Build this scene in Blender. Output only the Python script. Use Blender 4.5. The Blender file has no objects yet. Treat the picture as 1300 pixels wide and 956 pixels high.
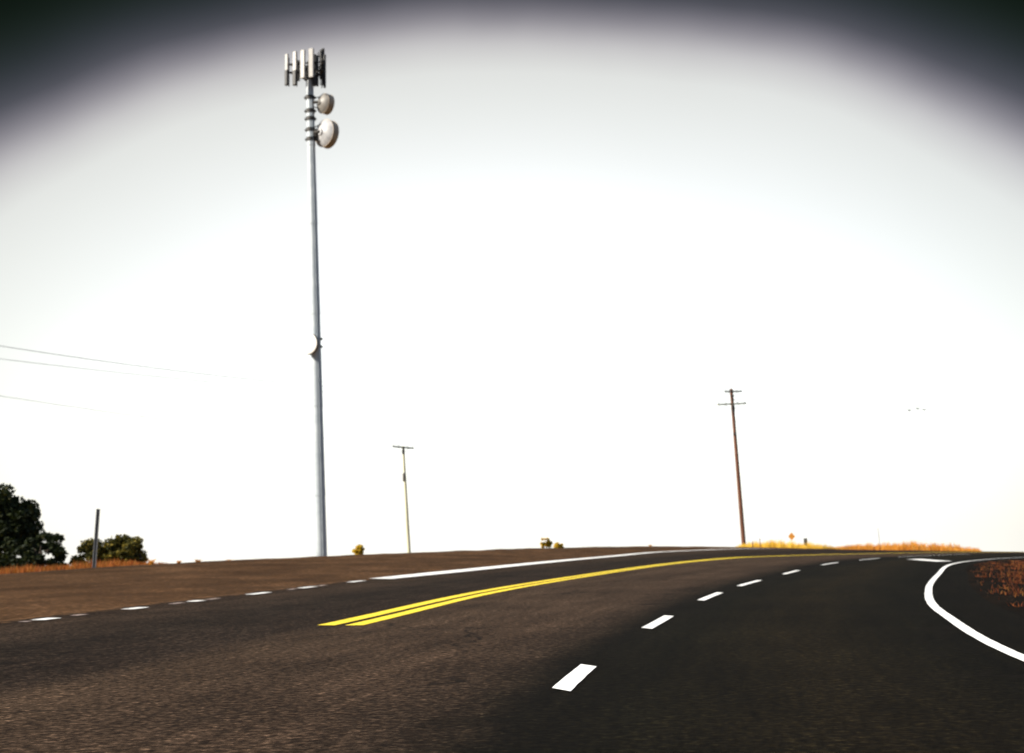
import bpy, math, random
import numpy as np
from mathutils import Vector, Matrix, noise
random.seed(11); rng = np.random.default_rng(5)
S = bpy.context.scene; COL = S.collection
PI = math.pi

# ------------------------------------------------------------------ camera frame
F = 1600.0; EYE = 1.1; PX, PY = 650.0, 433.0
_p = math.atan(262/F); _th = .025
fw = Vector((0, math.cos(_p), math.sin(_p))); rt = Vector((1, 0, 0)); up = rt.cross(fw)
r2 = rt*math.cos(_th) - up*math.sin(_th); u2 = up*math.cos(_th) + rt*math.sin(_th)
def at(x, y, D):
    """world point D metres ahead seen in the direction (x, y) of the survey photo"""
    d = fw + r2*((x-PX)/F) + u2*((PY-y)/F)
    return Vector((0, 0, EYE)) + d*(D/d.y)
cam = bpy.data.cameras.new('camera'); co = bpy.data.objects.new('camera', cam); COL.objects.link(co)
m = Matrix((r2, u2, -fw)).transposed().to_4x4(); m.translation = (0, 0, EYE); co.matrix_world = m
cam.sensor_width = 36; cam.sensor_fit = 'HORIZONTAL'; cam.lens = 36*F/1300; cam.shift_y = -45/1300
cam.dof.use_dof = True; cam.dof.focus_distance = 9.0; cam.dof.aperture_fstop = 2.5
cam.clip_end = 20000; cam.clip_start = .05
S.camera = co

# ------------------------------------------------------------------ materials
def mat(name, base=(.5, .5, .5), rough=.7, metal=0.0, build=None, spec=.5):
    m = bpy.data.materials.new(name); m.use_nodes = True
    nt = m.node_tree; b = nt.nodes['Principled BSDF']
    b.inputs['Base Color'].default_value = (*base, 1); b.inputs['Roughness'].default_value = rough
    b.inputs['Metallic'].default_value = metal; b.inputs['Specular IOR Level'].default_value = spec
    if build: build(nt, b)
    return m
def N(nt, t, **kw):
    n = nt.nodes.new(t)
    for k, v in kw.items(): setattr(n, k, v)
    return n
def coords(nt, scale=(1, 1, 1)):
    tc = N(nt, 'ShaderNodeTexCoord'); mp = N(nt, 'ShaderNodeMapping'); mp.inputs['Scale'].default_value = scale
    nt.links.new(tc.outputs['Object'], mp.inputs['Vector']); return mp.outputs['Vector']
def nz(nt, scale, detail=4, vec=None, rough=.55):
    n = N(nt, 'ShaderNodeTexNoise'); n.inputs['Scale'].default_value = scale; n.inputs['Detail'].default_value = detail
    n.inputs['Roughness'].default_value = rough
    if vec is not None: nt.links.new(vec, n.inputs['Vector'])
    return n.outputs['Fac']
def ramp(nt, fac, stops, interp='LINEAR'):
    r = N(nt, 'ShaderNodeValToRGB'); r.color_ramp.interpolation = interp
    e = r.color_ramp.elements
    while len(e) < len(stops): e.new(.5)
    for k, (p, c) in zip(e, stops):
        k.position = p; k.color = (*c, 1) if not isinstance(c, (int, float)) else (c, c, c, 1)
    nt.links.new(fac, r.inputs['Fac']); return r.outputs['Color']
def mix(nt, a, b, fac, mode='MIX'):
    n = N(nt, 'ShaderNodeMix', data_type='RGBA', blend_type=mode)
    for s, v in ((n.inputs[6], a), (n.inputs[7], b), (n.inputs[0], fac)):
        if hasattr(v, 'links') or isinstance(v, bpy.types.NodeSocket): nt.links.new(v, s)
        elif isinstance(v, (int, float)): s.default_value = v
        else: s.default_value = (*v, 1)
    return n.outputs[2]
def math_(nt, op, a, b=0.0, c=None):
    n = N(nt, 'ShaderNodeMath', operation=op)
    for i, v in enumerate((a, b) if c is None else (a, b, c)):
        if isinstance(v, bpy.types.NodeSocket): nt.links.new(v, n.inputs[i])
        else: n.inputs[i].default_value = v
    return n.outputs[0]
def bump(nt, b, h, strength=.4, dist=.02):
    n = N(nt, 'ShaderNodeBump'); n.inputs['Strength'].default_value = strength; n.inputs['Distance'].default_value = dist
    nt.links.new(h, n.inputs['Height']); nt.links.new(n.outputs['Normal'], b.inputs['Normal'])

def asphalt(nt, b):
    v = coords(nt)
    uv = N(nt, 'ShaderNodeUVMap'); sep = N(nt, 'ShaderNodeSeparateXYZ'); nt.links.new(uv.outputs['UV'], sep.inputs[0])
    mp = N(nt, 'ShaderNodeMapping'); mp.inputs['Scale'].default_value = (9, .16, 1); nt.links.new(uv.outputs['UV'], mp.inputs['Vector'])
    mp2 = N(nt, 'ShaderNodeMapping'); mp2.inputs['Scale'].default_value = (30, .5, 1); nt.links.new(uv.outputs['UV'], mp2.inputs['Vector'])
    wob = math_(nt, 'MULTIPLY_ADD', nz(nt, 1.1, 7, v, .7), .17, -.085)
    uu = math_(nt, 'ADD', sep.outputs[0], wob)
    uf = math_(nt, 'DIVIDE', uu, 5.0)
    # separately paved lanes: old brown chip seal left of the dashes, a newer black mat to the right of them
    lane = ramp(nt, uf, [(0, (.024, .016, .011)), (.03, (.036, .025, .018)), (.10, (.017, .0125, .0095)), (.185, (.024, .017, .013)), (.215, (.050, .034, .0235)),  # lens vignetting painted in: darker stops left of the yellow line
                         (.28, (.045, .0305, .0215)), (.335, (.046, .031, .022)), (.366, (.031, .0215, .0155)), (.384, (.0125, .0095, .0065)), (.392, (.0045, .0038, .0026)), (.402, (.0052, .0045, .0028)),
                         (.43, (.0048, .0044, .0024)), (.50, (.0098, .0076, .0038)), (.57, (.0042, .0038, .0021)), (.62, (.0036, .0031, .0019)), (.8, (.0036, .0030, .0017)), (1, (.0036, .0025, .0015))])
    streak = ramp(nt, nz(nt, 1.0, 5, mp.outputs['Vector']), [(.25, .62), (.75, 1.4)])
    streak2 = ramp(nt, nz(nt, 1.0, 4, mp2.outputs['Vector']), [(.3, .82), (.7, 1.18)])
    grain = nz(nt, 13, 6, v, .78)
    fine = N(nt, 'ShaderNodeTexVoronoi'); fine.inputs['Scale'].default_value = 34; nt.links.new(v, fine.inputs['Vector'])
    g = ramp(nt, grain, [(.34, .12), (.5, .85), (.64, 2.7)])
    chips = ramp(nt, N_sep(nt, fine.outputs['Color']), [(.0, .55), (.7, .95), (.9, 1.4), (1, 2.4)])
    blot = ramp(nt, nz(nt, .35, 4, v), [(.3, .72), (.7, 1.28)])
    c = mix(nt, lane, streak, 1.0, 'MULTIPLY'); c = mix(nt, c, streak2, 1.0, 'MULTIPLY')
    c = mix(nt, c, g, 1.0, 'MULTIPLY'); c = mix(nt, c, chips, .75, 'MULTIPLY'); c = mix(nt, c, blot, 1.0, 'MULTIPLY')
    # long wandering cracks, some sealed with tar, and a few oil stains
    dist = N(nt, 'ShaderNodeVectorMath', operation='ADD'); nzc = N(nt, 'ShaderNodeTexNoise'); nzc.inputs['Scale'].default_value = .9; nzc.inputs['Detail'].default_value = 5
    nt.links.new(v, nzc.inputs['Vector']); sc_ = N(nt, 'ShaderNodeVectorMath', operation='SCALE'); sc_.inputs['Scale'].default_value = 1.5
    nt.links.new(nzc.outputs['Color'], sc_.inputs[0]); nt.links.new(v, dist.inputs[0]); nt.links.new(sc_.outputs[0], dist.inputs[1])
    ck = N(nt, 'ShaderNodeTexVoronoi', feature='DISTANCE_TO_EDGE'); ck.inputs['Scale'].default_value = .16; nt.links.new(dist.outputs[0], ck.inputs['Vector'])
    crack = math_(nt, 'MULTIPLY', ramp(nt, ck.outputs['Distance'], [(0, 1.0), (.004, 1.0), (.008, 0.0)]), ramp(nt, nz(nt, .22, 2, v), [(.42, 0.0), (.5, 1.0)]))
    c = mix(nt, c, (.006, .005, .004), math_(nt, 'MULTIPLY', crack, .8))
    oil = ramp(nt, nz(nt, .8, 4, v), [(.66, 0.0), (.74, .55)])
    c = mix(nt, c, (.006, .005, .004), oil)
    c = mix(nt, c, (.80, .74, .66), 1.0, 'MULTIPLY')
    edge = math_(nt, 'MULTIPLY_ADD', sep.outputs[0], -9.0, math_(nt, 'MULTIPLY_ADD', nz(nt, 2.2, 6, v, .75), 4.0, -2.55))
    c = mix(nt, c, mix(nt, (.088, .046, .021), g, .8, 'MULTIPLY'), ramp(nt, edge, [(0, 0.0), (.25, 1.0)]))
    nt.links.new(c, b.inputs['Base Color'])
    bump(nt, b, grain, .55, .02)
def N_sep(nt, col):
    s = N(nt, 'ShaderNodeSeparateColor'); nt.links.new(col, s.inputs[0]); return s.outputs[0]
M_asphalt = mat('asphalt', rough=.95, build=asphalt, spec=.03)

def gravel(nt, b):
    v = coords(nt)
    uv = N(nt, 'ShaderNodeUVMap')
    mp = N(nt, 'ShaderNodeMapping'); mp.inputs['Scale'].default_value = (10, .25, 1); nt.links.new(uv.outputs['UV'], mp.inputs['Vector'])
    big = nz(nt, .25, 5, v); g = nz(nt, 9, 7, v, .8)
    c = ramp(nt, big, [(.3, (.046, .025, .012)), (.5, (.072, .040, .020)), (.7, (.108, .061, .032))])
    vo = N(nt, 'ShaderNodeTexVoronoi'); vo.inputs['Scale'].default_value = 11; nt.links.new(v, vo.inputs['Vector'])
    c = mix(nt, c, ramp(nt, N_sep(nt, vo.outputs['Color']), [(0, .5), (.8, 1.0), (1, 1.9)]), .8, 'MULTIPLY')
    c = mix(nt, c, ramp(nt, nz(nt, 1, 5, mp.outputs['Vector']), [(.25, .6), (.75, 1.35)]), 1.0, 'MULTIPLY')
    c = mix(nt, c, ramp(nt, g, [(.35, .5), (.65, 1.6)]), 1.0, 'MULTIPLY')
    c = mix(nt, c, (.84, .77, .68), 1.0, 'MULTIPLY')
    nt.links.new(c, b.inputs['Base Color']); bump(nt, b, g, .6, .04)
M_gravel = mat('gravel', rough=.95, build=gravel, spec=.03)

def soil(nt, b):
    v = coords(nt)
    c = ramp(nt, nz(nt, .04, 6, v), [(.3, (.07, .045, .02)), (.5, (.15, .085, .03)), (.7, (.22, .12, .04))])
    c = mix(nt, c, ramp(nt, nz(nt, 3, 6, v, .7), [(.3, .5), (.7, 1.4)]), 1.0, 'MULTIPLY')
    nt.links.new(c, b.inputs['Base Color']); bump(nt, b, nz(nt, 3, 6, v), .6, .08)
M_soil = mat('dry_soil', rough=.95, build=soil, spec=.1)

def verge_soil(nt, b):
    v = coords(nt)
    c = ramp(nt, nz(nt, .9, 6, v), [(.35, (.003, .0024, .0016)), (.55, (.006, .004, .0024)), (.75, (.016, .008, .004))])
    nt.links.new(c, b.inputs['Base Color']); bump(nt, b, nz(nt, 8, 6, v), .6, .06)
M_verge = mat('dark_verge_soil', rough=.95, build=verge_soil, spec=.02)

def paint(col, worn):
    def f(nt, b):
        v = coords(nt)
        n = nz(nt, 14, 6, v, .75)
        c = mix(nt, col, tuple(x*.10 for x in col), ramp(nt, n, [(worn, 0.0), (worn+.16, 1.0)]))
        c = mix(nt, c, ramp(nt, nz(nt, .8, 4, v), [(.3, .8), (.7, 1.05)]), 1.0, 'MULTIPLY')
        nt.links.new(c, b.inputs['Base Color']); bump(nt, b, n, .2, .006)
    return f
M_white = mat('white_road_paint', rough=.7, build=paint((.82, .81, .78), .585))
M_faint = mat('worn_white_road_paint', rough=.8, build=paint((.30, .23, .20), .55))
M_yellow = mat('yellow_road_paint', rough=.7, build=paint((.82, .60, .004), .60))

def island(cols):
    def f(nt, b):
        g = N(nt, 'ShaderNodeNewGeometry')
        c = ramp(nt, g.outputs['Random Per Island'], cols)
        nt.links.new(c, b.inputs['Base Color'])
    return f
def leafy(name, cols, trans=.35):
    m = mat(name, rough=.7, build=island(cols), spec=.2)
    nt = m.node_tree; b = nt.nodes['Principled BSDF']; out = nt.nodes['Material Output']
    t = N(nt, 'ShaderNodeBsdfTranslucent'); ms = N(nt, 'ShaderNodeMixShader'); ms.inputs[0].default_value = trans
    src = b.inputs['Base Color'].links[0].from_socket
    nt.links.new(src, t.inputs['Color']); nt.links.new(b.outputs[0], ms.inputs[1]); nt.links.new(t.outputs[0], ms.inputs[2])
    nt.links.new(ms.outputs[0], out.inputs['Surface']); return m
M_straw = leafy('orange_dry_grass', [(0, (.40, .13, .012)), (.4, (.62, .24, .022)), (.7, (.72, .36, .06)), (.88, (.42, .28, .06)), (1, (.28, .09, .012))])
M_straw_red = leafy('rust_dry_grass', [(0, (.10, .025, .005)), (.35, (.26, .06, .009)), (.6, (.40, .11, .015)), (.8, (.30, .15, .03)), (1, (.14, .06, .01))])
M_straw_dk = leafy('dark_rust_grass', [(0, (.05, .012, .004)), (.4, (.10, .022, .006)), (.75, (.19, .048, .010)), (.9, (.20, .09, .02)), (1, (.07, .018, .005))])
M_straw_yel = leafy('pale_dry_grass', [(0, (.50, .33, .03)), (.5, (.80, .55, .07)), (1, (.62, .34, .04))])
M_leaf_dark = leafy('dark_leaves', [(0, (.004, .008, .002)), (.5, (.010, .016, .003)), (.85, (.022, .030, .005)), (1, (.05, .045, .008))], .2)
M_leaf_olive = leafy('olive_leaves', [(0, (.016, .020, .004)), (.5, (.06, .055, .008)), (.85, (.14, .11, .014)), (1, (.24, .17, .02))], .25)
M_leaf_yel = leafy('yellow_leaves', [(0, (.35, .25, .015)), (.5, (.60, .42, .03)), (1, (.75, .50, .06))], .55)

def bark(nt, b):
    v = coords(nt, (1, 1, .15)); n = nz(nt, 14, 6, v)
    nt.links.new(ramp(nt, n, [(.3, (.02, .014, .009)), (.7, (.07, .05, .035))]), b.inputs['Base Color']); bump(nt, b, n, .6, .03)
M_bark = mat('bark', rough=.95, build=bark)
def wood(c0, c1):
    def f(nt, b):
        v = coords(nt, (1, 1, .05)); n = nz(nt, 9, 6, v)
        nt.links.new(ramp(nt, n, [(.3, c0), (.7, c1)]), b.inputs['Base Color']); bump(nt, b, n, .4, .01)
    return f
M_wood_brown = mat('brown_treated_wood', rough=.9, build=wood((.05, .017, .008), (.13, .045, .018)))
M_wood_pale = mat('pale_weathered_wood', rough=.9, build=wood((.30, .29, .19), (.50, .48, .33)))
M_wood_grey = mat('grey_weathered_wood', rough=.9, build=wood((.06, .055, .05), (.14, .125, .11)))
def steel(nt, b):
    v = coords(nt); n = nz(nt, 1.3, 5, v)
    nt.links.new(ramp(nt, n, [(.3, (.30, .34, .37)), (.7, (.40, .44, .46))]), b.inputs['Base Color'])
    nt.links.new(ramp(nt, nz(nt, 6, 4, v), [(.3, .42), (.7, .62)]), b.inputs['Roughness'])
M_galv = mat('galvanised_steel', rough=.5, build=steel)
def grimy(col, col2, sc=3):
    def f(nt, b):
        v = coords(nt); nt.links.new(ramp(nt, nz(nt, sc, 5, v), [(.3, col2), (.6, col)]), b.inputs['Base Color'])
    return f
M_panel = mat('off_white_radome', rough=.5, build=grimy((.34, .325, .30), (.25, .235, .22)))
M_dish = mat('weathered_dish_shell', rough=.5, build=grimy((.36, .36, .365), (.22, .22, .225), 2))
M_drum = mat('tan_drum_shroud', rough=.5, build=grimy((.30, .24, .17), (.2, .155, .11), 2))
M_drum_pale = mat('tan_dish_shell', rough=.5, build=grimy((.20, .19, .17), (.14, .125, .11), 2))
M_white_dish = mat('white_radome', rough=.45, build=grimy((.78, .75, .70), (.68, .64, .58)))
M_black = mat('black_equipment_shaded_panels', rough=.6, build=grimy((.006, .0055, .005), (.011, .010, .009)))
M_mount = mat('dark_mount_steel', rough=.6, metal=.3, build=grimy((.016, .014, .012), (.026, .023, .02)))
M_wire = mat('weathered_aluminium_cable', rough=.6, metal=.3, build=grimy((.10, .10, .10), (.07, .07, .07)))
M_glass = mat('grey_porcelain', rough=.3, build=grimy((.30, .33, .36), (.22, .25, .28), 20))
M_post = mat('galvanised_sign_post', rough=.5, metal=.3, build=grimy((.12, .12, .12), (.08, .08, .085), 6))
M_orange = mat('orange_sign_face', rough=.5, build=grimy((.55, .24, .03), (.48, .19, .025), 5))
M_signback = mat('dark_sign_back', rough=.5, metal=.2, build=grimy((.05, .055, .06), (.035, .04, .04), 5))
M_bird = mat('dark_feathers', rough=.9, build=grimy((.02, .02, .02), (.012, .012, .012), 20))

# ------------------------------------------------------------------ mesh helpers
class MB:
    def __init__(s): s.v = []; s.f = []
    def add(s, vs, fs):
        k = len(s.v); s.v += [tuple(v) for v in vs]; s.f += [tuple(i+k for i in f) for f in fs]
    def box(s, c, size, R=None, bev=.0):
        x, y, z = (q/2 for q in size); R = R or Matrix.Identity(3); c = Vector(c)
        if bev:
            b = bev
            ring = [(x-b, y), (-(x-b), y), (-x, y-b), (-x, -(y-b)), (-(x-b), -y), (x-b, -y), (x, -(y-b)), (x, y-b)]
            vs = [c+R@Vector((p, q, zz)) for zz in (-z, z) for p, q in ring]
            fs = [(i, (i+1) % 8, 8+(i+1) % 8, 8+i) for i in range(8)] + [tuple(range(7, -1, -1)), tuple(range(8, 16))]
            s.add(vs, fs); return
        vs = [c+R@Vector((a*x, b*y, d*z)) for a in (-1, 1) for b in (-1, 1) for d in (-1, 1)]
        s.add(vs, [(0, 1, 3, 2), (4, 6, 7, 5), (0, 4, 5, 1), (2, 3, 7, 6), (0, 2, 6, 4), (1, 5, 7, 3)])
    def tube(s, pts, rad, n=8, cap=True):
        pts = [Vector(p) for p in pts]; rad = rad if hasattr(rad, '__len__') else [rad]*len(pts)
        vs = []; a = None
        for i, p in enumerate(pts):
            d = (pts[min(i+1, len(pts)-1)]-pts[max(i-1, 0)]).normalized()
            if a is None: a = d.orthogonal().normalized()
            a = (a - d*a.dot(d)).normalized(); b = d.cross(a)
            vs += [p+(a*math.cos(2*PI*k/n)+b*math.sin(2*PI*k/n))*rad[i] for k in range(n)]
        fs = [(i*n+k, i*n+(k+1) % n, (i+1)*n+(k+1) % n, (i+1)*n+k) for i in range(len(pts)-1) for k in range(n)]
        if cap: fs += [tuple(range(n-1, -1, -1)), tuple(range((len(pts)-1)*n, len(pts)*n))]
        s.add(vs, fs)
    def lathe(s, o, axis, prof, n=32):
        """profile of (distance along axis, radius)"""
        o = Vector(o); d = Vector(axis).normalized(); a = d.orthogonal().normalized(); b = d.cross(a)
        vs = [o+d*h+(a*math.cos(2*PI*k/n)+b*math.sin(2*PI*k/n))*r for h, r in prof for k in range(n)]
        fs = [(i*n+k, i*n+(k+1) % n, (i+1)*n+(k+1) % n, (i+1)*n+k) for i in range(len(prof)-1) for k in range(n)]
        s.add(vs, fs)
    def build(s, name, mat, parent=None, smooth=False, loc=None):
        me = bpy.data.meshes.new(name); me.from_pydata(s.v, [], s.f); me.validate(); me.materials.append(mat)
        if smooth:
            me.polygons.foreach_set('use_smooth', [True]*len(me.polygons))
            me.set_sharp_from_angle(angle=math.radians(38))
        me.update()
        o = bpy.data.objects.new(name, me); COL.objects.link(o)
        if parent: o.parent = parent
        if loc is not None: o.location = loc
        return o
def thing(name, label, cat, loc, group=None):
    o = bpy.data.objects.new(name, None); COL.objects.link(o); o.location = loc; o.empty_display_size = .2
    return tag(o, label, cat, group)
def tag(o, label, cat, group=None, kind=None):
    o['label'] = label; o['category'] = cat
    if group: o['group'] = group
    if kind: o['kind'] = kind
    return o

# ------------------------------------------------------------------ road layout (plan metres, stations from behind the camera round the bend)
R_yel = [(-8,-40,0),(-6.6,-10,0),(-4.7,8,0),(-2.75,19.1,0),(-.8,32.4,0),(2.4,47,0),(7.2,66,0),(11.9,79.5,.03),(16,85.4,.08),(23.7,87.8,.08),(31,88,0),(39,84,-.2),(45,74,-.5),(50,60,-1)]
R_left = [(-12.5,-40,.05),(-11.3,-10,.08),(-9.3,10,.1),(-8.1,20.6,.1),(-6.7,32,.1),(-5.1,43,.13),(-2.2,54,.2),(1.8,70,.28),(6.5,88,.34),(12.2,104,.46),(21.2,110,.48),(30,107,.1),(38.4,95,-.3),(44,78,-.9)]
R_dash = [(-3,-40,0),(-1.7,-10,0),(.02,8,0),(2.13,19,0),(4.9,30,0),(8,40,0),(13.6,57,0),(18.2,67.5,0),(22.4,74.6,0),(29,78,0),(36,77,-.1),(41,71,-.3),(44,62,-.6),(45,50,-1)]
R_edge = [(1.4,-40,0),(2.8,-10,0),(4.0,8,0),(6.1,18.5,0),(8.78,27.5,0),(12.45,38,0),(17.2,50.9,0),(21.3,58.9,0),(25.4,63.2,0),(29.5,64,0),(34,62.5,-.1),(37,58,-.3),(38.5,52,-.5),(38.5,42,-.7)]
R_shou = [(3.2,-40,-.02),(4.6,-10,-.02),(5.8,8,-.02),(7.7,17.8,-.02),(10.1,26.5,-.02),(13.6,37,-.02),(18,49.5,-.02),(22,56.6,-.02),(25.6,60.4,-.03),(29,61,-.04),(32.6,59.8,-.15),(35,56.5,-.35),(36.2,51,-.55),(36.2,42,-.75)]
R_ver = [(7,-40,-.2),(8.5,-10,-.2),(9.7,7,-.2),(11.5,16,-.2),(13.7,24.5,-.2),(17,34.5,-.2),(20.8,45.5,-.2),(23.5,51,-.2),(26,54,-.25),(28.2,54.5,-.3),(30,53.5,-.5),(31,51,-.7),(31.5,47,-.9),(31.5,40,-1)]
R_ver2 = [(14,-40,-1.7),(15,-10,-1.7),(16,5,-1.7),(17.5,13.5,-1.7),(19.5,21,-1.7),(21.5,30,-1.7),(23.8,39,-1.7),(25,44,-1.7),(26.3,46.5,-1.7),(27,46.5,-1.7),(27.5,46,-1.7),(27.5,44,-1.7),(27.5,42,-1.7),(27.5,38,-1.7)]
R_crest = [(-48,-40,.2),(-43,-10,.2),(-36,22,.25)] + [tuple(at(*q)) for q in
          ((-200,738,48),(0,729,52),(150,718.5,58),(400,706.5,70),(600,698.5,92),(700,695.5,108),(830,693.5,121),(960,694.8,117),(1090,698,112),(1230,700.5,101))] + [(49,80,-1.2)]
R_foot = []
for (a, b) in zip(R_left, R_crest):
    d = Vector((b[0]-a[0], b[1]-a[1], 0)).normalized()*7
    R_foot.append((b[0]+d.x, b[1]+d.y, -2.2))
SUB = 16
def spline(P):
    P = np.array(P, float); n = len(P); out = []
    Q = np.vstack([2*P[0]-P[1], P, 2*P[-1]-P[-2]])
    for i in range(n-1):
        p0, p1, p2, p3 = Q[i:i+4]
        for k in range(SUB):
            t = k/SUB
            out.append(.5*((2*p1)+(p2-p0)*t+(2*p0-5*p1+4*p2-p3)*t*t+(3*p1-p0-3*p2+p3)*t**3))
    out.append(P[-1]); return np.array(out)
RAIL = {k: spline(v) for k, v in dict(yel=R_yel, left=R_left, dash=R_dash, edge=R_edge, shou=R_shou, ver=R_ver, ver2=R_ver2, crest=R_crest, foot=R_foot).items()}
RAIL['shou'][:, :2] = RAIL['edge'][:, :2]*.42+RAIL['shou'][:, :2]*.58
# a narrow asphalt margin outside the left line
out = RAIL['left'] + 0
dv = RAIL['left']-RAIL['yel']; dv /= np.linalg.norm(dv[:, :2], axis=1)[:, None]
marg = RAIL['left'].copy(); marg[:, :2] += dv[:, :2]*.7; marg[:, 2] += .01
RAIL['marg'] = marg
def loft(name, rails, mat, nu=8, jitter=0.0, us=None):
    A = [RAIL[r] for r in rails]; nt_ = len(A[0]); cols = []; uvu = []
    for j in range(len(A)-1):
        for k in range(nu + (1 if j == len(A)-2 else 0)):
            w = k/nu; cols.append(A[j]*(1-w)+A[j+1]*w)
            uvu.append((us[j]*(1-w)+us[j+1]*w) if us else j+w)
    G = np.stack(cols); nc = len(cols)
    if jitter:
        for c in range(nc):
            if uvu[c] in (0, len(A)-1): continue
            for t in range(nt_):
                G[c, t, 2] += jitter*noise.fractal(Vector(G[c, t])*.35, 1.0, 2.0, 4)
    vs = G.reshape(-1, 3).tolist()
    fs = [(c*nt_+t, c*nt_+t+1, (c+1)*nt_+t+1, (c+1)*nt_+t) for c in range(nc-1) for t in range(nt_-1)]
    fs = [tuple(reversed(f)) for f in fs]
    mb = MB(); mb.v = vs; mb.f = fs
    o = mb.build(name, mat, smooth=True)
    L = np.concatenate([[0], np.cumsum(np.linalg.norm(np.diff(A[0], axis=0), axis=1))])
    uv = o.data.uv_layers.new(name='UVMap')
    li = np.empty(len(o.data.loops), int); o.data.loops.foreach_get('vertex_index', li)
    dat = np.empty((len(li), 2)); dat[:, 0] = np.array(uvu)[li//nt_]; dat[:, 1] = L[li % nt_]
    uv.data.foreach_set('uv', dat.ravel()); return o
road = loft('road', ['marg', 'left', 'yel', 'dash', 'edge', 'shou'], M_asphalt, 8, us=[-.12, 0, 1, 2, 3, 4]); road['kind'] = 'structure'
gv = loft('gravel_shoulder', ['foot', 'crest', 'marg'], M_gravel, 24, .035); gv['kind'] = 'structure'
vg = loft('verge_ground', ['shou', 'ver', 'ver2'], M_verge, 16, .05); vg['kind'] = 'structure'

# the open land round the road: one sheet to the horizon, a broad hilltop that falls away
def axis():
    a = list(np.arange(0, 200, 5.0)); s = 5
    while a[-1] < 4000: s *= 1.18; a.append(a[-1]+s)
    a = np.array(a); return np.concatenate([-a[:0:-1], a])
gx = axis(); gy = axis()+40
def gz(x, y):
    r = math.hypot(x, y-40)
    return -1.45 - .022*max(0, r-130)*(1 if r < 1600 else 1) + .25*noise.fractal(Vector((x*.02, y*.02, 0)), 1, 2, 4)
mb = MB(); nx = len(gx)
mb.v = [(x, y, gz(x, y)) for y in gy for x in gx]
mb.f = [(j*nx+i, j*nx+i+1, (j+1)*nx+i+1, (j+1)*nx+i) for j in range(len(gy)-1) for i in range(nx-1)]
g = mb.build('ground', M_soil, smooth=True); g['kind'] = 'structure'

# ------------------------------------------------------------------ painted lines
LEN = {k: np.concatenate([[0], np.cumsum(np.linalg.norm(np.diff(v, axis=0), axis=1))]) for k, v in RAIL.items()}
def along(rail, s):
    return np.array([np.interp(s, LEN[rail], RAIL[rail][:, i]) for i in range(3)])
def s_at_y(rail, y, hi=9):
    R = RAIL[rail][:hi*SUB]; return float(np.interp(y, R[:, 1], LEN[rail][:hi*SUB]))
def stripe(mb, rail, s0, s1, w, off=0.0, z=.008, slant=0.0):
    n = max(2, int((s1-s0)/.22)+1); vs = []
    for i in range(n):
        s = s0+(s1-s0)*i/(n-1); s_now[0] = s; p = along(rail, s); d = along(rail, s+.3)-along(rail, s-.3)
        d[2] = 0; d /= np.linalg.norm(d); nrm = np.array([d[1], -d[0], 0])
        # cross slope follows the road between rails
        for e in (-1, 1):
            q = p+nrm*(off+e*w/2*random.gauss(1, .022))+d*slant*e; q[2] = surf_z(rail, q, p)+z; vs.append(q)
    mb.add(vs, [(2*i, 2*i+1, 2*i+3, 2*i+2) for i in range(n-1)])
NB = dict(left=('marg', 'yel'), yel=('left', 'dash'), dash=('yel', 'edge'), edge=('dash', 'shou'))
def surf_z(rail, q, p):
    A = RAIL[rail]; seg = min(max(int(np.searchsorted(LEN[rail], s_now[0]))-1, 0), len(A)-2)
    f = (s_now[0]-LEN[rail][seg])/(LEN[rail][seg+1]-LEN[rail][seg]); tz = A[seg+1]-A[seg]; tl = np.linalg.norm(tz[:2]); t2 = tz[:2]/tl
    n2 = np.array((t2[1], -t2[0])); d = q[:2]-p[:2]
    for nb in NB[rail]:                       # the ruled road surface between this rail and its neighbour
        B = RAIL[nb]; o = B[seg]*(1-f)+B[seg+1]*f; v = o[:2]-p[:2]; w = float(d@n2)/float(v@n2)
        if w >= 0:
            tau = float((d-w*v)@t2); return p[2]+w*(o[2]-p[2])+tau*tz[2]/tl
    return p[2]
s_now = [0.0]
mb = MB(); s0 = s_at_y('yel', 19.1)
stripe(mb, 'yel', s0+.35, LEN['yel'][-1]-3, .28, -.225); stripe(mb, 'yel', s0+.3, LEN['yel'][-1]-3, .28, .225)
o = mb.build('yellow_centre_line', M_yellow); o['kind'] = 'structure'
mb = MB(); stripe(mb, 'edge', .5, LEN['edge'][-1]-3, .145); o = mb.build('white_edge_line', M_white); o['kind'] = 'structure'
mb = MB(); stripe(mb, 'left', s_at_y('left', 44.5), LEN['left'][-1]-3, .85); o = mb.build('white_shoulder_line', M_white); o['kind'] = 'structure'
mb = MB()
for y0, y1 in ((-34,-32),(-26,-24),(-18,-16),(-10,-8),(-2,0.0),(10.05,12.0),(17,19.8),(24.8,28.4),(32.3,36.5),(42.6,47.5),(56.5,61.5),(66.8,71.6),(74.3,77.6)):
    a = s_at_y('dash', y0); b = s_at_y('dash', y1); stripe(mb, 'dash', a, b, .175, slant=-.12)
o = mb.build('lane_dashes', M_white); o['kind'] = 'structure'
mw = MB(); mf = MB()
for (y0, y1, m_) in ((20.8,21.2,0),(21.3,22.1,1),(22.6,23.2,0),(24.8,25.8,1),(27.0,27.8,0),(28.1,28.9,1),(29.1,30.0,0),(31.9,33.5,1),(35.1,35.9,0),(36.2,37.7,1),(37.9,38.9,0),(41.2,42.8,1)):
    a = s_at_y('left', y0); b = s_at_y('left', y1); stripe(mw if m_ else mf, 'left', a+.1, b-.1, .26 if m_ else .16)
o = mw.build('shoulder_dashes', M_white); o['kind'] = 'structure'
o = mf.build('faded_shoulder_dashes', M_faint); o['kind'] = 'structure'
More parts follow.
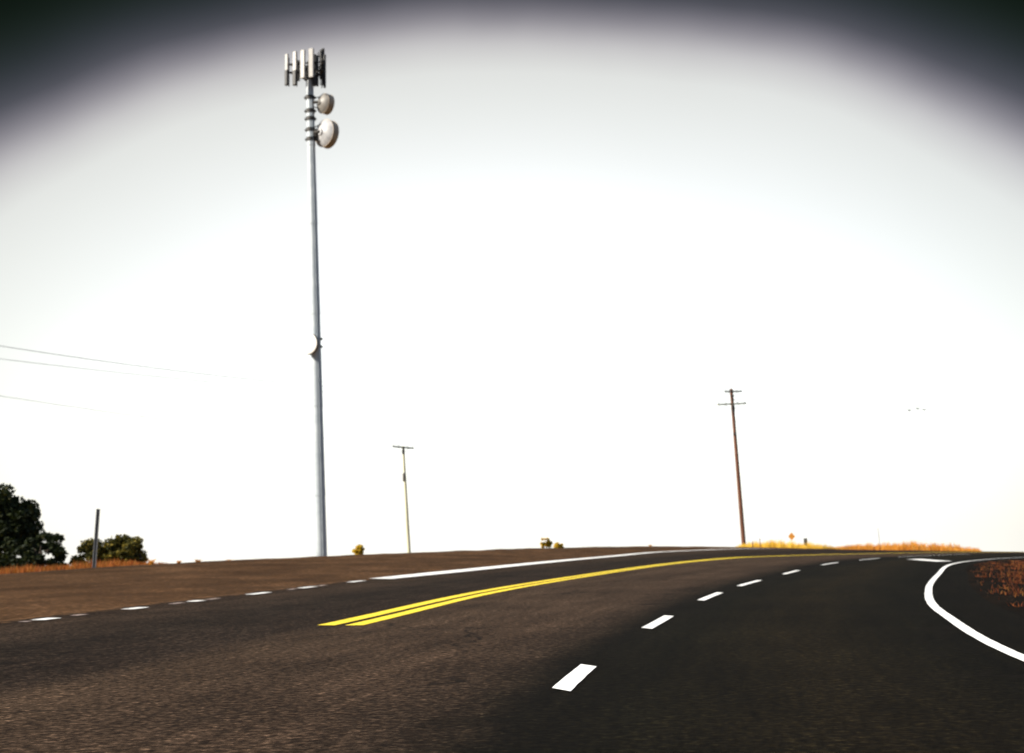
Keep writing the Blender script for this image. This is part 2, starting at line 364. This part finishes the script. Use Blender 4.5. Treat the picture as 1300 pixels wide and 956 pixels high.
mb = MB(); pa, pb = np.array((20.3, 65.6)), np.array((19.2, 57.6)); d = (pb-pa)/np.linalg.norm(pb-pa); nn = np.array((d[1], -d[0]))
vs = [(*(pa+nn*.35), .008), (*(pa-nn*.35), .008), (*(pb-nn*.35), .008), (*(pb+nn*.35), .008)]
mb.add(vs, [(0, 1, 2, 3)]); o = mb.build('gore_line', M_white); o['kind'] = 'structure'

# ------------------------------------------------------------------ plants
def blade(mb, p, h, w, lean):
    a = random.uniform(0, 2*PI); dx, dy = math.cos(a)*w, math.sin(a)*w
    b = random.uniform(0, 2*PI); l = lean*h*random.uniform(.2, 1)
    t = (p[0]+math.cos(b)*l, p[1]+math.sin(b)*l, p[2]+h)
    mid = (p[0]+math.cos(b)*l*.3, p[1]+math.sin(b)*l*.3, p[2]+h*.55)
    mb.add([(p[0]-dx, p[1]-dy, p[2]), (p[0]+dx, p[1]+dy, p[2]), (mid[0]+dx*.8, mid[1]+dy*.8, mid[2]), (mid[0]-dx*.8, mid[1]-dy*.8, mid[2]), t], [(0, 1, 2, 3), (3, 2, 4)])
def rail_pt(r1, r2, t, w):
    i = min(int(t*SUB), len(RAIL[r1])-2); q = t*SUB-i
    return (RAIL[r1][i]*(1-q)+RAIL[r1][i+1]*q)*(1-w)+(RAIL[r2][i]*(1-q)+RAIL[r2][i+1]*q)*w
# inner verge: rust-coloured tufts on dark soil
mb = MB(); n = 0
while n < 15000:
    t = random.uniform(2, 10.5); w = random.random()**.8; p = rail_pt('shou', 'ver', t, w)
    k = noise.fractal(Vector((p[0]*1.5, p[1]*.7, 2)), 1, 2, 4)
    if k < .06+.16*(1-w)**2 and random.random() > .03: continue
    if w < .04: continue
    q = (p[0]+random.gauss(0, .05), p[1]+random.gauss(0, .05), p[2]-.04)
    blade(mb, q, random.uniform(.10, .28)*(.45+w*.6), .009, 1.0); n += 1
tag(mb.build('verge_grass', M_straw_dk), 'rust coloured dry grass tufts inside the bend of the road', 'grass', kind='stuff')
# bank beyond the bend
def bank(name, label, m, c0, c1, y_of, h_of, n, D0=6, depth=7, wid=.03):
    mb = MB()
    for _ in range(n):
        x = random.uniform(c0, c1); D = D_crest(x)+D0+random.uniform(0, depth)
        base = at(x, y_of(x), D); h = h_of(x)*D/F
        clump = .35+1.1*abs(noise.fractal(Vector((x*.09, D*.3, 5)), 1, 2, 4))+.35*random.random()
        blade(mb, (base.x, base.y, base.z-.8), .8+h*clump, wid, .25)
    o = mb.build(name, m); return tag(o, label, 'grass', kind='stuff')
CRX = [-200,0,150,400,600,700,830,960,1090,1230,1300]; CRD = [48,52,58,70,92,108,121,117,112,101,95]
CRY = [738,729,718.5,706.5,698.5,695.5,693.5,694.8,698,700.5,702.5]
def D_crest(x): return float(np.interp(x, CRX, CRD))
def Y_crest(x): return float(np.interp(x, CRX, CRY))
bank('orange_grass', 'tall orange dry grass on the bank beyond the right of the road crest', M_straw, 1040, 1245,
     lambda x: Y_crest(x)+1, lambda x: float(np.interp(x, [1040, 1065, 1100, 1150, 1190, 1240, 1250], [2, 5, 9, 11, 10, 6, 2])), 9000, 4)
bank('yellow_grass', 'pale yellow dry grass at the foot of the leaning brown utility pole', M_straw_yel, 935, 1075,
     lambda x: Y_crest(x)+1, lambda x: float(np.interp(x, [935, 950, 985, 1030, 1060, 1080], [2, 8, 10, 8, 5, 2])), 4200, 4)
bank('rust_grass', 'rust orange dry grass below the trees at the far left', M_straw_red, -260, 215,
     lambda x: Y_crest(x)+1, lambda x: float(np.interp(x, [-260, 0, 80, 120, 150, 190, 215], [11, 9, 9, 9, 9, 5, 2])), 12000, 2.5, 8)

def leafball(mb, c, rad, n, size, sq=1.0):
    for _ in range(n):
        d = Vector((random.gauss(0, 1), random.gauss(0, 1), random.gauss(0, 1))).normalized()*rad*random.random()**.45
        d.z *= sq; p = c+d
        a = Vector((random.gauss(0, 1), random.gauss(0, 1), random.gauss(0, 1))).normalized(); b = a.orthogonal().normalized()
        s = size*random.uniform(.5, 1.3)
        mb.add([p-a*s, p+b*s*.5, p+a*s, p-b*s*.5], [(0, 1, 2, 3)])
def tree(name, label, cat, base, H, W, m, nclump, nleaf, size, low=.2, group=None, trunk=True):
    t = thing(name, label, cat, base, group); mb = MB(); tr = MB()
    R0 = max(.025, H*.022)
    top = Vector((random.uniform(-.1, .1)*W, random.uniform(-.1, .1)*W, H*.72))
    tr.tube([(0, 0, -.3), (0.02*H, 0, H*.2), tuple(top*.6), tuple(top)], [R0*1.2, R0, R0*.65, R0*.25], 7)
    for i in range(nclump):
        for _try in range(40):
            p = Vector((random.uniform(-1, 1), random.uniform(-1, 1), random.random()))
            lim = math.sqrt(max(.04, 1-((p.z-.42)/.62)**2))
            if math.hypot(p.x, p.y) < lim: break
        c = Vector((p.x*W*.5, p.y*W*.5, H*(low+(.97-low)*p.z)))
        leafball(mb, c, W*random.uniform(.09, .17), nleaf, size, .8)
        if i % 3 == 0:
            s = top*random.uniform(.3, .9)
            tr.tube([tuple(s), tuple((s+c)/2+Vector((0, 0, .05*H))), tuple(c)], [R0*.4, R0*.25, R0*.08], 5)
    tr.build('trunk' if trunk else 'stem', M_bark, t, True); mb.build('crown' if trunk else 'foliage', m, t); return t
def place(col, D, dz=0):
    p = at(col, 700, D); p.z = gz(p.x, p.y)+dz; return p
def height_to(col, y, D): return at(col, y, D).z-place(col, D).z
D = 96
tree('broadleaf_tree', 'tall dark tree with a ragged crown at the far left edge', 'tree', place(2, D), height_to(2, 618, D), 5.2, M_leaf_dark, 130, 170, .19, .14)
tree('broadleaf_tree', 'low dark rounded tree in front of the tall left edge tree', 'tree', place(52, 90), height_to(52, 668, 90), 3.4, M_leaf_dark, 64, 150, .15, .10)
tree('broadleaf_tree', 'dark tree half cut off by the left frame edge', 'tree', place(-60, 104), height_to(-60, 640, 104), 6, M_leaf_dark, 60, 110, .2, .1)
tree('roadside_bush', 'small olive bush right behind the leaning grey marker post', 'bush', place(120, 92), height_to(120, 682, 92), 3.0, M_leaf_olive, 60, 80, .13, .3, trunk=False)
tree('roadside_bush', 'rounded olive bush just right of the leaning grey marker post', 'bush', place(156, 92), height_to(156, 679, 92), 3.0, M_leaf_olive, 95, 100, .13, .3, trunk=False)
tree('roadside_bush', 'thin low olive sapling at the right end of the left bushes', 'bush', place(178, 92), height_to(178, 688, 92), 1.1, M_leaf_olive, 20, 45, .10, .4, trunk=False)
def shrub(col, y, wpx, label, m=M_leaf_yel):
    D = D_crest(col)+1.0; yb = Y_crest(col)+1; b = at(col, yb, D); h = (yb-y)*D/F
    tree('dry_shrub', label, 'shrub', b, h, wpx*D/F, m, 26, 50, .10, .05, trunk=False)
shrub(455, 692, 13, 'small yellow shrub on the gravel edge between tower and pale pole')
shrub(693, 682.5, 15, 'yellow shrub on the gravel edge right of the pale pole')
shrub(709, 689.5, 11, 'lowest yellow shrub beside a larger one on the gravel edge')
def tuft(col, hpx, wpx, label):
    D = D_crest(col)-.5; b = at(col, Y_crest(col)+1, D); mb = MB()
    for _ in range(60):
        blade(mb, (random.gauss(0, wpx*D/F*.12), random.gauss(0, .06), -.05), random.uniform(.5, 1)*hpx*D/F+.05, .02, 1.1)
    o = mb.build('weed_tuft', M_straw, loc=b); tag(o, label, 'weed', 'weeds along the gravel edge')
tuft(192, 9, 7, 'tallest weed at the right end of the left bushes')
tuft(227, 5, 8, 'small weed on the gravel edge, first right of the bushes')
tuft(251, 6, 6, 'small weed on the gravel edge, second right of the bushes')
tuft(290, 3, 18, 'low wide weed on the gravel edge left of the tower')
tuft(826, 4, 5, 'tiny weed on the crest left of the leaning brown pole')

# ------------------------------------------------------------------ cell tower
D = 100.0
top = at(393, 99, D); bot = at(407.3, 706, D); ax = (top-bot).normalized()
base = bot - ax*((bot.z-gz(bot.x, bot.y)+.1)/ax.z)
T = thing('cell_tower', 'tall galvanised monopole tower with antenna panels and round dishes', 'tower', base)
Ht = (top-base).length
def on(y):                       # local point on the axis at the height seen at photo row y
    z = at(400, y, D).z; return ax*((z-base.z)/ax.z)
sd = Vector((1, 0, 0)); fr = Vector((0, -1, 0))
mb = MB(); k = 14
rr = lambda h: .50-.195*h/Ht
# slip-jointed sections, each slightly wider at its lower lip
joints = [0, .17, .34, .52, .70, .86, 1.0]
for a, b in zip(joints[:-1], joints[1:]):
    mb.tube([ax*(Ht*a), ax*(Ht*b)], [rr(Ht*a)+.012, rr(Ht*b)-.004], 18)
mb.build('mast', M_galv, T, True)
mb = MB(); mb.lathe(Vector((0, 0, -.3)), ax, [(0, .01), (0, .75), (.38, .75), (.38, .45)], 18); mb.build('base_flange', M_galv, T, True)
for a in joints[1:-1]:
    mb = MB(); mb.lathe(ax*(Ht*a-.06), ax, [(0, rr(Ht*a)), (0, rr(Ht*a)+.022), (.1, rr(Ht*a)+.022), (.1, rr(Ht*a))], 18); mb.build('joint_ring', M_galv, T, True)
mb = MB(); 
mb.tube([ax*2+Vector((.25, -.44, 0)), ax*(Ht*.5)+Vector((.2, -.37, 0)), ax*(Ht-.6)+Vector((.17, -.29, 0))], .025, 6)
mb.tube([ax*2+Vector((.32, -.39, 0)), ax*(Ht*.5)+Vector((.27, -.32, 0)), ax*(Ht-.6)+Vector((.23, -.25, 0))], .02, 6)
mb.build('cable_run', M_galv, T, True)
for y in (124, 141, 151, 165, 177):
    mb = MB(); c = on(y); r = .27
    mb.lathe(c-ax*.16, ax, [(0, .28), (0, .38), (.32, .38), (.32, .28)], 16)
    for s in (-1, 1): mb.box(c+sd*s*.40, (.16, .14, .16))
    mb.build('clamp_collar', M_mount, T)
# triangular antenna platform
pc = on(90); mb = MB(); tri = []
angs = [math.radians(a) for a in (200, 320, 80)]
Rp = 1.75
cor = [pc+Vector((math.cos(a)*Rp, math.sin(a)*Rp*.75, 0)) for a in angs]
for i in range(3):
    for dz in (-.25, .45): mb.tube([cor[i]+Vector((0, 0, dz)), cor[(i+1) % 3]+Vector((0, 0, dz))], .06, 6)
    mb.tube([pc-ax*.3, cor[i]+Vector((0, 0, -.25))], .08, 6); mb.tube([pc-ax*.9, cor[i]+Vector((0, 0, -.25))], .05, 6)
mb.lathe(on(100)-ax*.1, ax, [(0, .27), (0, .45), (.15, .45), (.15, .27)], 16)
mb.tube([on(99), pc+ax*.9], [.2, .16], 10)
mb.build('antenna_platform', M_mount, T)
def panel(x, y0, y1, dep, yaw, wpx, mats, split=None):
    """upright antenna panel between rows y0..y1, dep metres towards the camera"""
    zt = at(x, y0, D-dep); zb = at(x, y1, D-dep); R = Matrix.Rotation(yaw, 3, 'Z'); w = wpx*D/F
    c = (zt+zb)/2-base; h = (zt-zb).length
    mb = MB(); dpt = .2
    def capsule(cc, hh, ww, dd, mt, nm):
        q = MB(); q.box(cc, (ww, dd, hh), R, bev=.05); return q.build(nm, mt, T)
    if split is None:
        p = capsule(c, h, w, dpt, mats[0], 'antenna_panel')
    else:
        hs = h*split
        p = capsule(c+Vector((0, 0, (h-hs)/2)), hs, w, dpt, mats[0], 'antenna_panel')
        capsule(c+Vector((0, 0, -hs/2-.01)), h-hs-.02, w*1.05, .3, M_black, 'radio_unit')
    q = MB(); back = R@Vector((0, .24, 0)); q.tube([c+back+Vector((0, 0, -h*.52)), c+back+Vector((0, 0, h*.42))], .045, 6)
    for dz in (-.25*h, .28*h): q.box(c+back*.62+Vector((0, 0, dz)), (.1, .16, .1), R)
    q.build('mounting_pipe', M_mount, T)
Y = math.radians
panel(364.3, 69, 108, .5, Y(-35), 5.2, (M_panel,), .52)
panel(374.5, 66, 108, .9, Y(-30), 6.0, (M_panel,), .56)
panel(384.6, 64, 99, 1.3, Y(-24), 6.8, (M_panel,))
panel(395.2, 62, 98, 1.3, Y(-18), 7.2, (M_panel,))
panel(402.5, 71, 109, .2, Y(70), 5.0, (M_black,))  # panels turned from the sun from here on, their shade put into the colour
panel(407.4, 64, 100, -.6, Y(115), 5.0, (M_black,))
panel(412.3, 70, 111, -.2, Y(100), 4.6, (M_black,))
panel(410.0, 62, 108, -.8, Y(130), 4.6, (M_mount,))
mb = MB()
for x, y0, y1, d in ((379.3, 78, 106, .4), (390, 84, 98, .2), (401, 72, 92, .6), (399.5, 96, 111, .3)):
    c = (at(x, y0, D)+at(x, y1, D))/2-base; mb.box(c+Vector((0, -d, 0)), (.3, .22, (y1-y0)*D/F), None, .03)
mb.build('radio_unit', M_black, T)
def dish(x, y, r, axis, depth, m_back, m_drum, m_face, near=0.0):
    c = at(x, y, D-near)-base; axis = Vector(axis).normalized()
    root_mb = MB()
    # shell: feed cone at the back opening to the drum shroud
    root_mb.lathe(c-axis*depth*.62, axis, [(0, .01), (0, r*.24), (depth*.10, r*.27), (depth*.2, r*.55), (depth*.36, r*.86), (depth*.5, r*.985)], 40)
    d = root_mb.build('dish', m_back, T, True)
    q = MB(); q.lathe(c-axis*depth*.12, axis, [(0, r*.985), (0, r*1.02), (depth*.06, r*1.02), (depth*.07, r), (depth*.55, r), (depth*.56, r*1.02), (depth*.6, r*1.02), (depth*.6, r*.97)], 40)
    q.build('drum_shroud', m_drum, d, True)
    q = MB(); q.lathe(c+axis*depth*.46, axis, [(0, r*.98), (.04, r*.7), (.06, r*.3), (.065, .005)], 40); q.build('radome_face', m_face, d, True)
    hub = c-axis*depth*.62
    return d, c, hub, axis
d, c, hub, a = dish(411.5, 131.5, .84, (.72, .66, -.02), .95, M_drum_pale, M_drum, M_dish)
q = MB(); h0 = on(130); q.tube([h0, hub+a*.05], .13, 8)
for dz in (-.35, .35): q.tube([h0+Vector((.1, 0, dz)), c-a*.28+Vector((0, 0, dz*1.5))], .04, 6)
q.build('mounting_arm', M_mount, d)
d, c, hub, a = dish(413, 169.3, 1.16, (.66, .72, -.03), 1.0, M_dish, M_drum, M_dish)
q = MB(); h0 = on(170); q.tube([h0, hub+a*.05], .16, 8); q.box(h0+Vector((.36, -.1, 0)), (.4, .4, .6), None, .05)
for dz in (-.5, .5): q.tube([h0+Vector((.1, 0, dz)), c-a*.3+Vector((0, 0, dz*1.5))], .045, 6)
q.build('mounting_arm', M_mount, d)
d, c, hub, a = dish(393.5, 437, .84, (-.42, -.90, .0), .62, M_white_dish, M_drum_pale, M_white_dish, .75)
q = MB(); h0 = on(437); q.tube([h0, hub], .13, 8)
for dz in (-.22, .42): q.box(h0+Vector((.40, 0, dz)), (.26, .3, .16)); q.box(h0+Vector((0, 0, dz)), (.72, .72, .12), None, .2)
q.build('mounting_arm', M_mount, d)
# ------------------------------------------------------------------ utility poles
def pole(label, xt, yt, xb, yb, D, r0, r1, m, arms, extra=None):
    t_ = at(xt, yt, D); b_ = at(xb, yb, D); a = (t_-b_).normalized(); b2 = b_-a*((b_.z-gz(b_.x, b_.y)+.3)/a.z)
    P = thing('utility_pole', label, 'utility pole', b2, 'utility poles along the road'); L = (t_-b2).length
    mb = MB(); mb.tube([a*0, a*L*.5, a*L], [r0, (r0+r1)/2, r1], 12); mb.lathe(a*L, a, [(0, r1), (.06, r1*.6), (.08, .005)], 12)
    mb.build('shaft', m, P, True); tips = []
    for (x0, y0, x1, y1, am, depth) in arms:
        p0 = at(x0, y0, D)-b2; p1 = at(x1, y1, D)-b2
        mid = (p0+p1)/2; dv = (p1-p0); dv.y += depth; p0 = mid-dv/2; p1 = mid+dv/2
        sh = Vector((0, -r1-.08, 0)); p0 += sh; p1 += sh; ln = dv.length; dr = dv.normalized()
        R = Matrix((dr, Vector((0, 0, 1)).cross(dr).normalized(), Vector((0, 0, 1)))).transposed()
        mb = MB(); mb.box((p0+p1)/2, (ln, .15, .18), R); arm = mb.build('crossarm', am, P)
        q = MB()
        for s in (.22, .78):
            cc = p0*(1-s)+p1*s; q.tube([cc, a*((mid.dot(a))-.75)+Vector((0, -r1-.03, 0))], .022, 5)
        q.build('brace', M_mount, arm)
        for s in (.04, .30, .70, .96):
            cc = p0*(1-s)+p1*s+Vector((0, 0, .065)); q = MB()
            q.lathe(cc, (0, 0, 1), [(0, .02), (.07, .02), (.07, .06), (.12, .05), (.12, .065), (.18, .045), (.2, .06), (.24, .03), (.25, .004)], 10)
            q.build('insulator', M_glass, arm, True); tips.append(b2+cc+Vector((0, 0, .22)))
    if extra: extra(P, a, L, b2)
    return P, tips
def ex_brown(P, a, L, b2):
    q = MB(); q.box(at(930.5, 519, 150)-b2+Vector((0, -.28, 0)), (.34, .28, .7), None, .05); q.build('fuse_box', M_black, P)
    q = MB(); q.tube([a*(L*.80)+Vector((.1, -.2, 0)), a*(L*.62)+Vector((.12, -.22, 0))], .035, 6); q.box(at(932.4, 551, 150)-b2+Vector((0, -.24, 0)), (.3, .15, .25)); q.build('conduit', M_mount, P)
    for y in (497, 503, 508):
        q = MB(); q.box(at(929+.1*(y-497), y, 150)-b2+Vector((0, -.2, 0)), (.42, .2, .16), None, .03); q.build('bracket', M_mount, P)
P1, tips1 = pole('brown wooden utility pole with two crossarms leaning beyond the bend', 928.3, 494, 944.6, 695, 150, .27, .19, M_wood_brown,
     [(918.5, 498.3, 942, 496.6, M_wood_grey, 1.0), (909, 515, 948, 511.5, M_wood_pale, 1.5)], ex_brown)
def ex_pale(P, a, L, b2):
    q = MB(); q.lathe(at(513, 611.5, 148)-b2+Vector((.0, -.42, 0)), (0, 0, 1), [(0, .005), (0, .15), (.9, .15), (.98, .1), (1.0, .005)], 14); tr = q.build('transformer', M_wood_grey, P, True)
    q = MB(); q.tube([at(513, 601, 148)-b2+Vector((.1, -.42, 0)), at(513, 598.5, 148)-b2+Vector((.12, -.45, 0))], .05, 6); q.build('bushing', M_glass, tr)
    q = MB(); q.box(at(512.3, 573, 148)-b2+Vector((0, -.22, 0)), (.3, .25, .6), None, .05); q.build('fuse_box', M_mount, P)
P2, tips2 = pole('slender pale utility pole with one crossarm right of the tower', 511.8, 567, 519.2, 699, 148, .22, .15, M_wood_pale,
     [(499, 567.3, 525, 569, M_signback, .8)], ex_pale)
# the next pole of the line stands just outside the left edge of the view
P3, tips3 = pole('brown wooden utility pole just outside the left of the view', -130, 400, -112, 716, 88, .2, .15, M_wood_brown,
     [(-152, 426, -108, 423.5, M_wood_grey, .8), (-152, 447, -108, 444.5, M_wood_pale, .8)])
def wire(label, a, b, sag, r=.02):
    mb = MB(); n = 40; pts = []
    for i in range(n+1):
        t = i/n; p = a*(1-t)+b*t; p = p-Vector((0, 0, 4*sag*t*(1-t))); pts.append(p)
    o = mb.tube(pts, r, 6); o = mb.build('power_line', M_wire, smooth=True); tag(o, label, 'cable', 'overhead power lines at the left')
wire('topmost thin overhead wire entering at the left', tips3[2], tips1[1], 2.5, .021)
wire('middle thin overhead wire close under the topmost one', tips3[6], tips1[5], 1.6, .017)
lowp = P3.location + (tips3[0]-P3.location)*.80
lowp = at(-123, 483, 88)
wire('lowest thin overhead wire running toward the pale pole', lowp, tips2[1], .5, .017)

# ------------------------------------------------------------------ posts and signs
def to_crest(col, D, y=None): return at(col, (Y_crest(col)+2) if y is None else y, D)
b = to_crest(119.4, 56.5, 722); t = at(124.8, 649, 56.5); a = t-b
P = thing('marker_post', 'grey steel marker post leaning right on the gravel edge', 'post', b)
mb = MB(); a_n = a.normalized(); Lp = a.length
R = Matrix((Vector((0, 1, 0)).cross(a_n).normalized(), a_n.cross(Vector((0, 1, 0)).cross(a_n).normalized()), a_n)).transposed()
for dx, dy, sx, sy in ((0, .03, .09, .012), (-.045, 0, .012, .06), (.045, 0, .012, .06), (-.066, -.03, .04, .012), (.066, -.03, .04, .012)):
    mb.box(a*.5+R@Vector((dx, dy, 0)), (sx, sy, Lp+.2), R)
mb.build('channel', M_post, P)
for k in (.80, .86, .93):
    mb = MB(); mb.lathe(a*k+R@Vector((0, -.0, 0)), R@Vector((0, -1, 0)), [(0, .02), (.05, .02), (.05, .001)], 8); mb.build('bolt', M_mount, P)
def sign(label, col, y, hpx, D, shape, m):
    p = to_crest(col, D); c = at(col, y, D)-p; S_ = thing('road_sign', label, 'sign', p)
    q = MB(); q.tube([(0, .04, -.8), (0, .04, c.z+.15)], .025, 8); q.build('post', M_wood_pale if m is M_orange else M_signback, S_, True)
    r = hpx/2*D/F; q = MB(); n = len(shape)
    vs = [(x*r, yy, c.z+z*r) for yy in (-.02, 0) for x, z in shape]
    fs = [tuple(range(n)), tuple(range(2*n-1, n-1, -1))]+[(i, n+i, n+(i+1) % n, (i+1) % n) for i in range(n)]
    q.add(vs, fs); q.build('sign_panel', m, S_)
sign('small orange diamond road sign at the crest', 1006, 681, 10, 122, [(0, 1), (-.9, 0), (0, -1), (.9, 0)], M_orange)
sign('small dark narrow road sign at the crest right of the orange one', 1023.3, 688, 9, 122, [(-.5, 1), (-.5, -1), (.5, -1), (.5, 1)], M_signback)
def stake(label, col, y, D, r, m, lean=0):
    p = to_crest(col, D); h = at(col, y, D).z-p.z; q = MB(); q.tube([(0, 0, -.7), (lean*h, 0, h)], [r, r*.85], 8); q.lathe((lean*h, 0, h), (0, 0, 1), [(0, r*.85), (.03, r*.5), (.035, .002)], 8)
    o = q.build('stake', m, smooth=True, loc=p); tag(o, label, 'stake', 'stakes in the grass beyond the crest')
stake('short brown stake in the yellow grass right beside the leaning pole', 956, 687.5, 121, .06, M_wood_brown)
stake('taller thin brown stake, second right of the leaning pole', 966, 683.5, 121, .04, M_wood_brown, -.05)
stake('thin pale rod standing in the orange grass on the bank', 1118.5, 671, 118, .025, M_post, -.06)

# ------------------------------------------------------------------ birds
def bird(label, x, y, D, span, yaw, flap):
    c = at(x, y, D); R = Matrix.Rotation(yaw, 3, 'Z'); mb = MB(); L = span*.42
    prof = [(-.5, .004), (-.42, .02), (-.2, .05), (.1, .07), (.3, .05), (.4, .04), (.47, .03), (.56, .003)]
    o0 = R@Vector((0, 0, 0)); mb.lathe(o0, R@Vector((0, 1, 0)), [(h*L, r*span) for h, r in prof], 10)
    for s in (-1, 1):
        top = [Vector((s*.03, .12, .02)), Vector((s*.22, .16, .05+flap*.5)), Vector((s*.5, .02, flap)), Vector((s*.24, -.06, .05+flap*.5)), Vector((s*.03, -.1, .02))]
        vs = [R@(v*span) for v in top]+[R@((v+Vector((0, 0, -.018)))*span) for v in top]
        f = [(0, 1, 2, 3, 4), (9, 8, 7, 6, 5)]+[(i, i+5, (i+1) % 5+5, (i+1) % 5) for i in range(5)]
        mb.add(vs, f)
    tl = [Vector((-.02, -.2, 0)), Vector((.02, -.2, 0)), Vector((.07, -.34, 0)), Vector((-.07, -.34, 0))]
    mb.add([R@(v*span) for v in tl]+[R@((v+Vector((0, 0, .012)))*span) for v in tl], [(0, 1, 2, 3), (7, 6, 5, 4), (0, 4, 5, 1), (1, 5, 6, 2), (2, 6, 7, 3), (3, 7, 4, 0)])
    o = mb.build('bird', M_bird, smooth=True, loc=c); tag(o, label, 'bird', 'birds flying above the right of the road')
bird('small dark flying bird, leftmost of the three', 1154.8, 521.3, 160, .95, .6, .18)
bird('small dark flying bird, middle and highest of the three', 1165.2, 519, 162, .95, .6, .15)
bird('small dark flying bird, rightmost of the three', 1173.5, 520.3, 158, .95, .4, .12)

# ------------------------------------------------------------------ light
SUN_EL = math.radians(30); sx, sy = -.93, -.37
n_ = math.hypot(sx, sy); sx /= n_; sy /= n_
sv = Vector((sx*math.cos(SUN_EL), sy*math.cos(SUN_EL), math.sin(SUN_EL)))
sl = bpy.data.lights.new('sun', 'SUN'); sl.energy = 3.8; sl.angle = math.radians(.5); sl.color = (1, .92, .80)
so = bpy.data.objects.new('sun', sl); COL.objects.link(so); so.rotation_euler = sv.to_track_quat('Z', 'Y').to_euler(); so.location = (-40, -30, 60)
W = bpy.data.worlds.new('World'); S.world = W; W.use_nodes = True; nt = W.node_tree; bg = nt.nodes['Background']
sky = N(nt, 'ShaderNodeTexSky', sky_type='NISHITA'); sky.sun_disc = False; sky.sun_elevation = SUN_EL; sky.sun_rotation = math.atan2(sx, sy)
sky.air_density = 1.0; sky.dust_density = 4.0; sky.ozone_density = 1.0; sky.altitude = 300
# thin bright haze ahead; lens vignetting painted into the sky as a soft ring
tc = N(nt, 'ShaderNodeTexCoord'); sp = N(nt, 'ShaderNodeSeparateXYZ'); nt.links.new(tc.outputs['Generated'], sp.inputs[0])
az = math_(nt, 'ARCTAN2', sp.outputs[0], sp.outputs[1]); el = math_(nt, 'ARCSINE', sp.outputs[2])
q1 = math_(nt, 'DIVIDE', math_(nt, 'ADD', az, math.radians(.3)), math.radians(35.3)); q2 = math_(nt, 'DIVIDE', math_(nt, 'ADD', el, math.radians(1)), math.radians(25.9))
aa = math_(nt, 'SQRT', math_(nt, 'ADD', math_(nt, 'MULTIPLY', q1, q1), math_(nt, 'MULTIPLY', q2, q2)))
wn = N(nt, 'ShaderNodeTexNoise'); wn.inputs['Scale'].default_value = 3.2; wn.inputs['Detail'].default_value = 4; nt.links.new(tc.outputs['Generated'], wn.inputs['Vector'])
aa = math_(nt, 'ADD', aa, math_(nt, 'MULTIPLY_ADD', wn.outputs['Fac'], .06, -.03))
vig_fill = ramp(nt, math_(nt, 'DIVIDE', aa, 2.0), [(.20, (.80, .79, .745)), (.30, (.68, .665, .625)), (.365, (.555, .54, .50)), (.4335, (.475, .46, .415)), (.458, (.37, .345, .325)), (.478, (.165, .148, .158)), (.50, (.033, .035, .043)), (.535, (.0062, .0105, .0070)), (.57, (.002, .0036, .0022)), (.64, (.002, .0036, .0024)), (.80, (.10, .135, .18)), (1.0, (.20, .25, .32))], 'B_SPLINE')  # last stops: bluish fill added behind and overhead for the mast's shaded side
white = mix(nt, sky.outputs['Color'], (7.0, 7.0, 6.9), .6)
nt.links.new(mix(nt, white, vig_fill, 1.0, 'MULTIPLY'), bg.inputs['Color']); bg.inputs['Strength'].default_value = .12
vs = S.view_settings; vs.view_transform = 'Standard'; vs.look = 'None'; vs.exposure = 1.5; vs.gamma = 1; vs.use_curve_mapping = False
S.render.engine = 'CYCLES'
